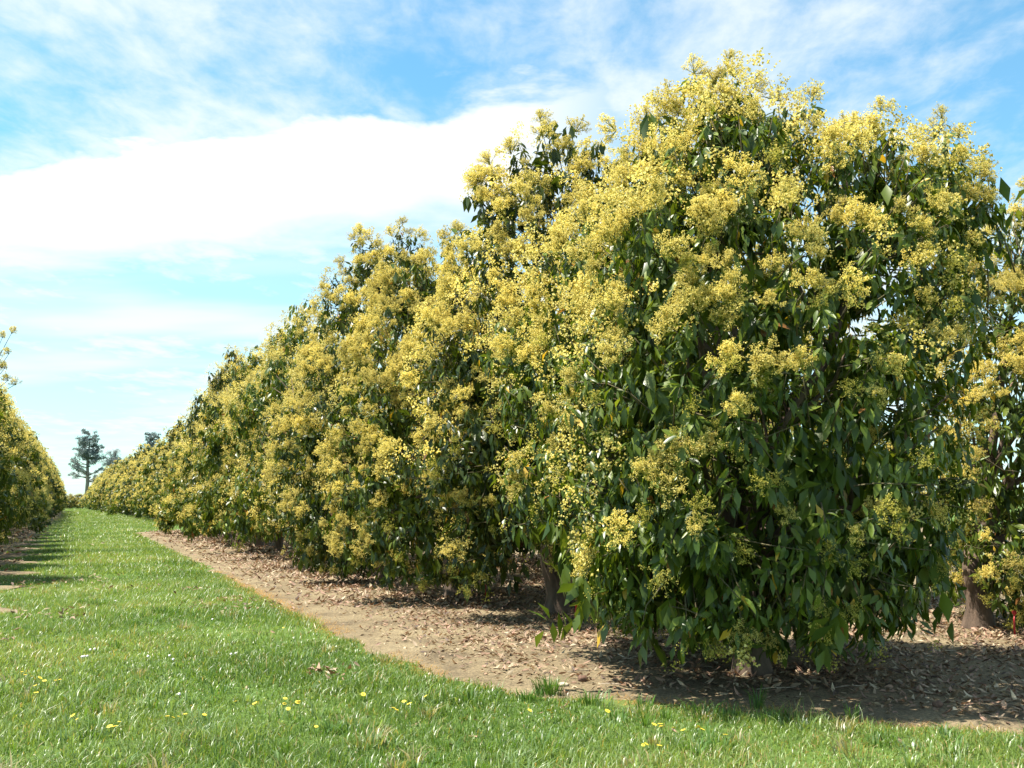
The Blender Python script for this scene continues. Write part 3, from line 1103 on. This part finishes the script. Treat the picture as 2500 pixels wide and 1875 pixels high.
T2 = np.array(gnd(1360, 1505))
Yt = T2[1]
f2 = [lobe(1310, 390, Yt, .42), lobe(1400, 440, Yt + .1, .5), lobe(1240, 480, Yt, .45), lobe(1200, 560, Yt - .1, .45), lobe(1480, 480, Yt, .6), lobe(1330, 580, Yt - .3, .8), lobe(1500, 680, Yt - .3, 1.1), lobe(1220, 700, Yt - .4, .75),
      lobe(1330, 830, Yt - .8, 1.2), lobe(1160, 880, Yt - .7, .9), lobe(1500, 950, Yt - .8, 1.2), lobe(1230, 1060, Yt - 1.1, 1.1), lobe(1420, 1130, Yt - 1.1, 1.1), lobe(1120, 1130, Yt - .7, .8), lobe(1270, 1250, Yt - 1.2, .7), lobe(1450, 1300, Yt - 1.0, .75), lobe(1150, 1280, Yt - .8, .55), lobe(1620, 1150, Yt - .5, 1.0), lobe(1180, 1370, Yt - .9, .4), lobe(1500, 1340, Yt - .9, .5), lobe(1490, 780, Yt - 1.4, .75), lobe(1450, 960, Yt - 1.7, .8), lobe(1400, 1150, Yt - 1.7, .7), lobe(1480, 620, Yt - 1.0, .7), lobe(1380, 530, Yt - .1, .55), lobe(1270, 570, Yt - .2, .5)]
l2 = f2 + back(f2, Yt, .95)
ex2 = [at(1320, 305, Yt), at(1345, 320, Yt), at(1400, 330, Yt + .1), at(1250, 385, Yt), at(1200, 410, Yt - .1), at(1175, 450, Yt), at(1460, 375, Yt), at(1185, 500, Yt), at(1215, 430, Yt)]
near_tree(T2, l2, 102, LBL[2], [at(1320, 480, Yt), at(1480, 560, Yt), at(1220, 700, Yt), at(1400, 850, Yt - .5), at(1200, 1100, Yt - .5), at(1480, 1150, Yt - .3), at(1380, 1000, Yt + 1)], ex2, bloom=.50, csize=1.15, fork=1.1, r0=.15, density=8.5)

T3 = T1 + STEP * 2
Yt = T3[1]
f3 = [lobe(1110, 650, Yt, .5), lobe(1180, 660, Yt, .5), lobe(1030, 720, Yt, .6), lobe(1150, 780, Yt - .4, .9), lobe(1000, 860, Yt - .5, .9), lobe(1120, 950, Yt - .8, 1.2), lobe(950, 1020, Yt - .7, 1.0), lobe(1060, 1130, Yt - 1.1, 1.1), lobe(920, 1180, Yt - .8, .9), lobe(1010, 1270, Yt - 1.2, .75), lobe(1130, 1290, Yt - 1.0, .8), lobe(900, 1310, Yt - .8, .55), lobe(1220, 1200, Yt - .5, 1.1), lobe(960, 1370, Yt - 1.1, .45), lobe(1060, 1365, Yt - 1.2, .45), lobe(1140, 1370, Yt - .9, .4)]
l3 = f3 + back(f3, Yt, .95)
ex3 = [at(1110, 580, Yt), at(1085, 590, Yt), at(1190, 600, Yt), at(1030, 640, Yt)]
near_tree(T3, l3, 103, LBL[3], [at(1110, 720, Yt), at(1000, 850, Yt), at(1120, 950, Yt - .4), at(980, 1100, Yt - .5), at(1150, 1150, Yt)], ex3, bloom=.54, csize=1.15, fork=.8, density=7.2)

T4 = T1 + STEP * 3
Yt = T4[1]
f4 = [lobe(985, 620, Yt, .5), lobe(890, 640, Yt, .5), lobe(940, 680, Yt - .2, .7), lobe(1050, 700, Yt, .7), lobe(840, 730, Yt, .55), lobe(880, 820, Yt - .5, 1.0), lobe(1000, 860, Yt - .5, 1.1), lobe(800, 880, Yt - .3, .7), lobe(860, 980, Yt - .9, 1.2), lobe(960, 1080, Yt - 1.1, 1.2), lobe(780, 1080, Yt - .8, 1.0), lobe(840, 1200, Yt - 1.2, 1.0), lobe(760, 1240, Yt - .9, .8), lobe(900, 1290, Yt - 1.2, .7), lobe(790, 1320, Yt - 1.0, .5), lobe(760, 1340, Yt - .9, .4), lobe(860, 1350, Yt - 1.2, .45)]
l4 = f4 + back(f4, Yt, .95)
ex4 = [at(980, 550, Yt), at(1000, 575, Yt), at(880, 580, Yt), at(905, 590, Yt), at(1105, 590, Yt + .3), at(1125, 575, Yt + .3)]
near_tree(T4, l4, 104, LBL[4], [at(970, 700, Yt), at(880, 800, Yt), at(940, 950, Yt - .4), at(820, 1100, Yt - .4), at(980, 1100, Yt)], ex4, bloom=.56, csize=1.15, fork=.8, density=6.8)

# the row behind, seen past the end tree
B1 = np.array(gnd(2390, 1540))
Yt = B1[1]
fb = [lobe(2500, 640, Yt, .6), lobe(2600, 560, Yt + .2, .7), lobe(2450, 800, Yt - .3, .6), lobe(2590, 820, Yt - .3, 1.0), lobe(2440, 960, Yt - .3, .7), lobe(2560, 1080, Yt - .7, 1.1), lobe(2430, 1180, Yt - .4, .75), lobe(2700, 1150, Yt - .3, 1.2), lobe(2500, 1330, Yt - .8, .7), lobe(2420, 1380, Yt + .3, .5), lobe(2620, 1380, Yt - .8, .7), lobe(2560, 1470, Yt - .6, .45), lobe(2340, 1150, Yt + .7, .8), lobe(2360, 950, Yt + .8, .7)]
lb = fb + back(fb, Yt, .95)
near_tree(B1, lb, 105, 'blossoming tree behind the end tree, its pale trunk base bare above the litter', [at(2520, 760, Yt), at(2600, 900, Yt), at(2450, 1050, Yt), at(2560, 1150, Yt), at(2650, 1200, Yt + .6)], [at(2480, 570, Yt), at(2470, 530, Yt), at(2500, 540, Yt), at(2430, 640, Yt)], bloom=.46, fork=.9, r0=.15, density=8)

# ------------------------------------------------------------------ the rest of the orchard
GEN = [generic_tree(201 + i, 7.2, 2.5, 0) for i in range(4)]
GFAR = [generic_tree(211 + i, 7.2, 2.5, 1) for i in range(3)]
rngT = np.random.default_rng(9)
ordn = ['', '', '', '', '', 'fifth', 'sixth', 'seventh', 'eighth', 'ninth', 'tenth', 'eleventh', 'last']
hts = {5: 6.6, 6: 7.5, 7: 7.1, 8: 8.1, 9: 7.6, 10: 8.5, 11: 7.8, 12: 6.8}
for k in range(5, 13):
    p = T1 + STEP * (k - 1)
    lab = ordn[k] + (' blossoming tree from the lawn end of the row beside the lane' if k < 12 else ' blossoming tree of the row before the grassy cross track')
    put_tree(GEN[k % 4], p, hts[k], rngT.uniform(0, 6.28), lab, rngT.uniform(.86, 1.0))
for k in range(1, 5):
    p = B1 + STEP * k
    put_tree(GEN[(k + 1) % 4], p, 6.0, rngT.uniform(0, 6.28), 'blossoming tree in the second row, mostly hidden behind the lane-side row', .95)
Y = 73.0
k = 0
while Y < 212:
    put_tree(GFAR[k % 3], (-.4605 * Y + 9.9, Y), rngT.uniform(6.4, 8.2), rngT.uniform(0, 6.28), 'distant blossoming tree in the far row beyond the grassy cross track', rngT.uniform(.9, 1.1), 'blossoming trees beyond the cross track')
    Y += 4.6; k += 1
Y = 20.2
k = 0
while Y < 168:
    near = Y < 60
    T = GEN[(k + 2) % 4] if near else GFAR[(k + 1) % 3]
    if abs(Y - 31.9) < .1:
        lab = 'blossoming tree with a tall flowering sprig and dark fruit, across the lane'
    else:
        lab = 'blossoming tree in the row across the lane with soil strip in its shade'
    r_ = put_tree(T, (left_trunk(Y), Y), rngT.uniform(6.4, 7.9), rngT.uniform(0, 6.28), lab, rngT.uniform(.92, 1.0), 'blossoming trees across the lane')
    if abs(Y - 31.9) < .1:
        L_ROOT = r_
        L_Y = Y
    Y += 3.9; k += 1
for k, (u, h) in enumerate(((140, 3.6), (158, 3.9), (178, 3.5), (198, 3.7), (222, 4.0), (245, 4.2))):
    Yf = 232 + 4 * (k % 2)
    put_tree(GFAR[k % 3], ((u - 1250) / F_PX * Yf, Yf), h, k * 1.7, 'small brownish tree closing the far end of the lane', .95, 'small trees at the end of the lane')

# ------------------------------------------------------------------ far gum trees
def gum_tree(u, Yd, v_top, width_px, seed, label, dens=1.0):
    rng = np.random.default_rng(seed)
    H = CAM_H + (HORIZON - v_top) / F_PX * Yd
    W = width_px / F_PX * Yd / 2
    root = link('gum_tree', None, label=label, cat='tree', group='tall gum trees beyond the orchard', loc=((u - 1250) / F_PX * Yd, Yd, 0))
    tp = np.array([(0, 0, -.3), (W * .03, 0, H * .3), (-W * .02, 0, H * .6), (W * .05, 0, H * .85), (W * .04, 0, H * .97)])
    link('trunk', tri_mesh('trunk', *tube(tp, np.array([.028, .022, .016, .008, .002]) * H, 8), M_GUMBARK), root)
    limbs, tufts = [], []
    for i in range(64):
        z = H * rng.uniform(.28, .96)
        a = rng.uniform(0, 6.28)
        ln = W * (1.05 - .75 * ((z / H - .28) / .72)) * rng.uniform(.55, 1.1)
        s = np.array([W * .02, 0, z])
        e = s + np.array([math.cos(a) * ln, math.sin(a) * ln, ln * rng.uniform(.05, .55)])
        limbs.append(tube([s, (s + e) / 2 + np.array([0, 0, -ln * .06]), e], np.array([.007, .005, .0025]) * H, 5))
        for q in range(int(rng.integers(3, 6))):
            c = s + (e - s) * rng.uniform(.45, 1.08) + rng.normal(size=3) * W * .07
            tufts.append((c, W * rng.uniform(.07, .14)))
    v, t = merge(limbs)
    link('limb', tri_mesh('limb', v, t, M_GUMBARK), root)
    P = []
    for c, r in tufts:
        n = int(60 * dens)
        d = nrm(rng.normal(size=(n, 3))) * (rng.random((n, 1)) ** .45)
        P.append(c + d * np.array([r, r, r * .75]))
    P = np.concatenate(P)
    n = len(P)
    A = nrm(rng.normal(size=(n, 3)) + np.array([0, 0, -.6])); N0 = rng.normal(size=(n, 3))
    N = nrm(N0 - A * (A * N0).sum(1, keepdims=True))
    c = np.array([0.14, 0.175, 0.18]) * rng.uniform(.7, 1.5, (n, 1))  # glaucous blue-grey leaf, lightened further to paint in the haze of distance
    v, t, c = place(LEAFLO, rng.integers(0, 2, n), P, A, N, rng.uniform(.25, .5, n) * H / 28, np.full(n, 1.5), c)
    link('crown', tri_mesh('crown', v, t, M_GUM, c), root, kind='stuff')


gum_tree(217, 430, 1050, 104, 301, 'tall dark gum tree with a straight trunk beyond the end of the lane')
gum_tree(282, 450, 1100, 95, 302, 'thinner gum tree half hidden behind the far orchard row', .6)
gum_tree(372, 440, 1056, 90, 303, 'flat-topped gum tree rising behind the orchard row')

# sprig and fruit of the tree across the lane
sprig_rng = np.random.default_rng(5)
minv = (Matrix.Translation(L_ROOT.location) @ L_ROOT.rotation_euler.to_matrix().to_4x4() @ Matrix.Diagonal((*L_ROOT.scale, 1))).inverted()
sp = [at(28, 815, L_Y), at(6, 825, L_Y), at(22, 865, L_Y), at(-8, 870, L_Y), at(20, 930, L_Y), at(38, 940, L_Y), at(-20, 840, L_Y), at(12, 900, L_Y)]
root_pt = at(-70, 980, L_Y)
wood = []
for q in sp:
    o = link('flower_cluster', CLUSTER_ME[int(sprig_rng.integers(0, 4))], L_ROOT)
    o.matrix_local = minv @ Matrix.Translation(Vector(q)) @ Matrix.Rotation(sprig_rng.uniform(-.6, .6), 4, 'Y') @ Matrix.Diagonal((1.25, 1.25, 1.3, 1))
    pts = [root_pt, (root_pt + q) / 2 + np.array([0, 0, -.12]), q + np.array([0, 0, .02])]
    wood.append(tube([np.array(minv @ Vector(z)) for z in pts], [.03, .018, .007], 5))
link('twigs', tri_mesh('twigs', *merge(wood), M_TWIG), L_ROOT)
fr = link('fruit', fruit_mesh(), L_ROOT)
fr.matrix_local = minv @ Matrix.Translation(Vector(at(5, 884, L_Y))) @ Matrix.Scale(1.35, 4)

# ------------------------------------------------------------------ flowers in the lawn
def daisy_meshes():
    pts, f = [], []
    n = 12
    for i in range(n):
        a = i * 2 * math.pi / n
        c, s = math.cos(a), math.sin(a)
        w = .009
        b = len(pts)
        pts += [(c * .006, s * .006, 0), (c * .014 - s * w, s * .014 + c * w, .004), (c * .014 + s * w, s * .014 - c * w, .004), (c * .025, s * .025, .002)]
        f += [(b, b + 2, b + 1), (b + 1, b + 2, b + 3)]
    pet = tri_mesh('petals', np.array(pts), np.array(f), M_PETAL, smooth=False)
    eye = tri_mesh('eye', *tube([(0, 0, -.002), (0, 0, .003), (0, 0, .006)], [.008, .008, .003], 8), M_EYE)
    st = tri_mesh('stem', *tube([(0, 0, -.11), (.004, .002, -.05), (0, 0, 0)], [.0022, .002, .0016], 5), M_STEM)
    return pet, eye, st


PET, EYE, STM = daisy_meshes()
yel = []
for (ox, oy, lst) in ((0, 1275, [(150, 1010), (200, 1022), (215, 1042), (170, 1030), (270, 1050), (300, 1070), (375, 1068), (405, 1062), (238, 1103), (70, 1085), (245, 1150), (320, 975), (385, 775), (490, 1305), (520, 1330), (740, 1378), (775, 1378), (805, 1348), (1130, 1310), (1170, 1318), (1205, 1312), (1250, 1295), (1380, 1300), (1590, 1210), (1720, 1222), (1925, 1190), (1920, 1225), (1945, 1260), (2010, 1215), (2135, 1380), (2155, 1080)]),
                      (1100, 1275, [(665, 1270), (682, 1288), (1060, 1275), (1375, 1365), (1415, 1362), (1420, 1378), (1505, 1388), (1570, 1403), (1660, 1390), (1680, 1382), (1700, 1398), (1300, 1505), (1322, 1498), (1410, 1508), (345, 1125), (370, 1135), (535, 1270), (1855, 1435)]),
                      (500, 1150, [(1275, 1600), (1295, 1612), (1380, 1570), (1345, 1555), (1490, 1520), (540, 1570), (630, 1555), (530, 1058), (780, 1250), (1070, 1508)])):
    yel += [(ox + a * .3617, oy + b * .3617) for a, b in lst]
rF = np.random.default_rng(3)
for (u, v) in yel:
    d = ray(u, v)
    hgt = rF.uniform(.07, .10)
    p = CAM + d * ((hgt - CAM_H) / d[2])
    root = link('yellow_daisy', None, label='small yellow daisy open above the short grass', cat='flower', group='yellow daisies in the lawn', loc=tuple(p))
    root.rotation_euler = (rF.uniform(-.15, .55), rF.uniform(-.5, .2), rF.uniform(0, 6.28))
    s = rF.uniform(.5, .95)
    root.scale = (s, s, 1)
    link('petals', PET, root); link('eye', EYE, root); link('stem', STM, root)


def rough_ball(seed, rx, ry, rz, jitter, mat, name, n=9, m=6):
    rng = np.random.default_rng(seed)
    v, f = [], []
    for i in range(m + 1):
        for j in range(n):
            th = math.pi * i / m; ph = 2 * math.pi * j / n
            k = 1 + rng.uniform(-jitter, jitter) * (0 < i < m)
            v.append((rx * k * math.sin(th) * math.cos(ph), ry * k * math.sin(th) * math.sin(ph), rz * k * math.cos(th)))
    for i in range(m):
        for j in range(n):
            a, b = i * n + j, i * n + (j + 1) % n
            if i > 0:
                f.append((a, a + n, b))
            if i < m - 1:
                f.append((b, a + n, b + n))
    return tri_mesh(name, np.array(v), np.array(f), mat)


HEAD = rough_ball(1, .013, .013, .011, .3, M_WHITE, 'flower_head', 10, 7)
for (a, b) in ((570, 905), (555, 908), (590, 903), (610, 860), (640, 855), (1145, 900), (1170, 925), (1435, 655), (1000, 905), (1560, 890), (1590, 885), (780, 530), (1210, 1160)):
    u, v = a * .3617, 1275 + b * .3617
    d = ray(u, v)
    p = CAM + d * ((.075 - CAM_H) / d[2])
    root = link('clover_flower', None, label='white clover head showing among the grass blades', cat='flower', group='white clover heads in the lawn', loc=tuple(p))
    link('flower_head', HEAD, root); link('stem', STM, root)

# ------------------------------------------------------------------ odds and ends on the soil
def on_soil(u, v):
    p = gnd(u, v)
    return float(p[0]), float(p[1]), float(soil_z(np.array([p[0]]), np.array([p[1]]))[0])


x, y, z = on_soil(1375, 1681)
link('stone', rough_ball(4, .05, .035, .022, .16, M_STONE, 'stone'), label='pale flat stone beside the tuft at the grass edge', cat='stone', loc=(x, y, z + .012))
x, y, z = on_soil(1422, 1670)
link('clod', rough_ball(5, .045, .04, .032, .2, M_CLOD, 'clod'), label='dark reddish clod of earth near the pale stone', cat='clod', loc=(x, y, z + .018))
x, y, z = on_soil(1500, 1672)
for (u, v, s, lab) in ((2290, 1735, 1.0, 'dark round clod of earth on the shaded bare soil'), (1135, 1575, .8, 'small black clod on the bare soil between litter and lawn'), (1220, 1583, .7, 'brown crumb of earth on the bare strip near the black clod')):
    x, y, z = on_soil(u, v)
    link('clod', rough_ball(int(u), .04 * s, .035 * s, .03 * s, .22, M_CLOD, 'clod'), label=lab, cat='clod', loc=(x, y, z + .016 * s))
x, y, z = on_soil(1535, 1622)
fk = merge([tube([(-.10, .06, .05), (-.05, .02, .03), (0, 0, .012), (.05, -.01, .012)], [.004, .006, .007, .006], 6), tube([(0, 0, .012), (.06, .03, .03), (.12, .07, .06)], [.006, .005, .003], 6)])
link('forked_twig', tri_mesh('forked_twig', *fk, M_STICK), label='pale forked twig lying on the soil before the low boughs', cat='twig', loc=(x, y, z))
rS = np.random.default_rng(8)
for (u, v, ln) in ((1275, 1584, .22), (1420, 1648, .30), (1650, 1652, .35), (1900, 1690, .4), (2080, 1688, .35), (1720, 1640, .25), (2300, 1600, .3), (1500, 1679, .25)):
    x, y, z = on_soil(u, v)
    a = rS.uniform(-.5, .5)
    dx, dy = math.cos(a) * ln / 2, math.sin(a) * ln / 2
    st = tube([(-dx, -dy, .006), (-dx * .3, -dy * .3 + .012, .010), (dx * .4, dy * .4 - .008, .007), (dx, dy, .008)], [.0035, .005, .0045, .003], 6)
    link('stick', tri_mesh('stick', *st, M_STICK), label='thin dry stick lying flat on the orchard soil', cat='stick', group='dry sticks on the soil', loc=(x, y, z))
for (u, v, lab) in ((1405, 1535, 'small red irrigation peg beside the brown trunk of the second tree'), (2478, 1560, 'small red irrigation peg beside the trunk of the tree behind'), (1185, 1462, 'small red irrigation peg in the shade under the third tree')):
    x, y, z = on_soil(u, v)
    root = link('irrigation_peg', None, label=lab, cat='peg', loc=(x, y, z))
    link('stake', tri_mesh('stake', *tube([(0, 0, -.04), (0, 0, .10), (.01, 0, .24)], [.011, .012, .010], 8), M_RED), root)
    link('sprinkler_head', tri_mesh('sprinkler_head', *tube([(.01, 0, .23), (.01, 0, .25), (.012, 0, .275), (.012, 0, .285)], [.010, .024, .026, .008], 10), M_RED), root)

# taller tufts standing at the edge of the turf
def tuft(u, v, n, h, spread, seed, lab):
    rng = np.random.default_rng(seed)
    x, y, z = on_soil(u, v)
    V, T, C = [], [], []
    for i in range(n):
        a = rng.uniform(0, 6.28); r = spread * rng.random() ** .6
        b = np.array([math.cos(a) * r, math.sin(a) * r * .6, -.01])
        hh = h * rng.uniform(.45, 1.1); ln = hh * rng.uniform(.15, .7)
        f = np.array([math.cos(a + rng.normal() * .6), math.sin(a + rng.normal() * .6), 0])
        s = np.cross(f, (0, 0, 1)) * rng.uniform(.002, .0042)
        m1 = b + f * ln * .12 + np.array([0, 0, hh * .4]); m2 = b + f * ln * .45 + np.array([0, 0, hh * .78]); tp = b + f * ln + np.array([0, 0, hh * .95])
        k = len(V)
        V += [b - s, b + s, m1 - s, m1 + s, m2 - s * .7, m2 + s * .7, tp]
        T += [(k, k + 1, k + 3), (k, k + 3, k + 2), (k + 2, k + 3, k + 5), (k + 2, k + 5, k + 4), (k + 4, k + 5, k + 6)]
        C += [np.array([.075, .15, .026]) * rng.uniform(.7, 1.5)] * 7
    link('grass_tuft', tri_mesh('grass_tuft', np.array(V), np.array(T), M_GRASS, np.array(C)), label=lab, cat='grass tuft', loc=(x, y, z))


tuft(1340, 1700, 150, .17, .12, 1, 'dense dark green grass tuft by the pale stone')
tuft(1290, 1712, 70, .12, .12, 2, 'low grass tuft next to the dense dark one')
tuft(1850, 1735, 38, .20, .06, 3, 'sparse tall grass tuft with long arching blades at the shaded soil edge')
tuft(1440, 1720, 60, .13, .10, 4, 'small upright grass tuft in front of the dark clod')
tuft(1570, 1730, 50, .12, .12, 6, 'small grass tuft at the soil edge between daisies and sticks')
tuft(2080, 1765, 26, .17, .05, 5, 'thin grass tuft with a few bent blades at the soil edge')
tuft(240, 1480, 160, .15, .28, 7, 'lush broad clump of taller grass in the middle of the lane')
tuft(400, 1500, 140, .15, .22, 9, 'grassy clump beside the lush one in the lane')

tot = sum(len(o.data.polygons) for o in bpy.data.objects if o.type == 'MESH')
print('objects', len(bpy.data.objects), 'unique tris', sum(len(m.polygons) for m in bpy.data.meshes), 'instanced', tot)
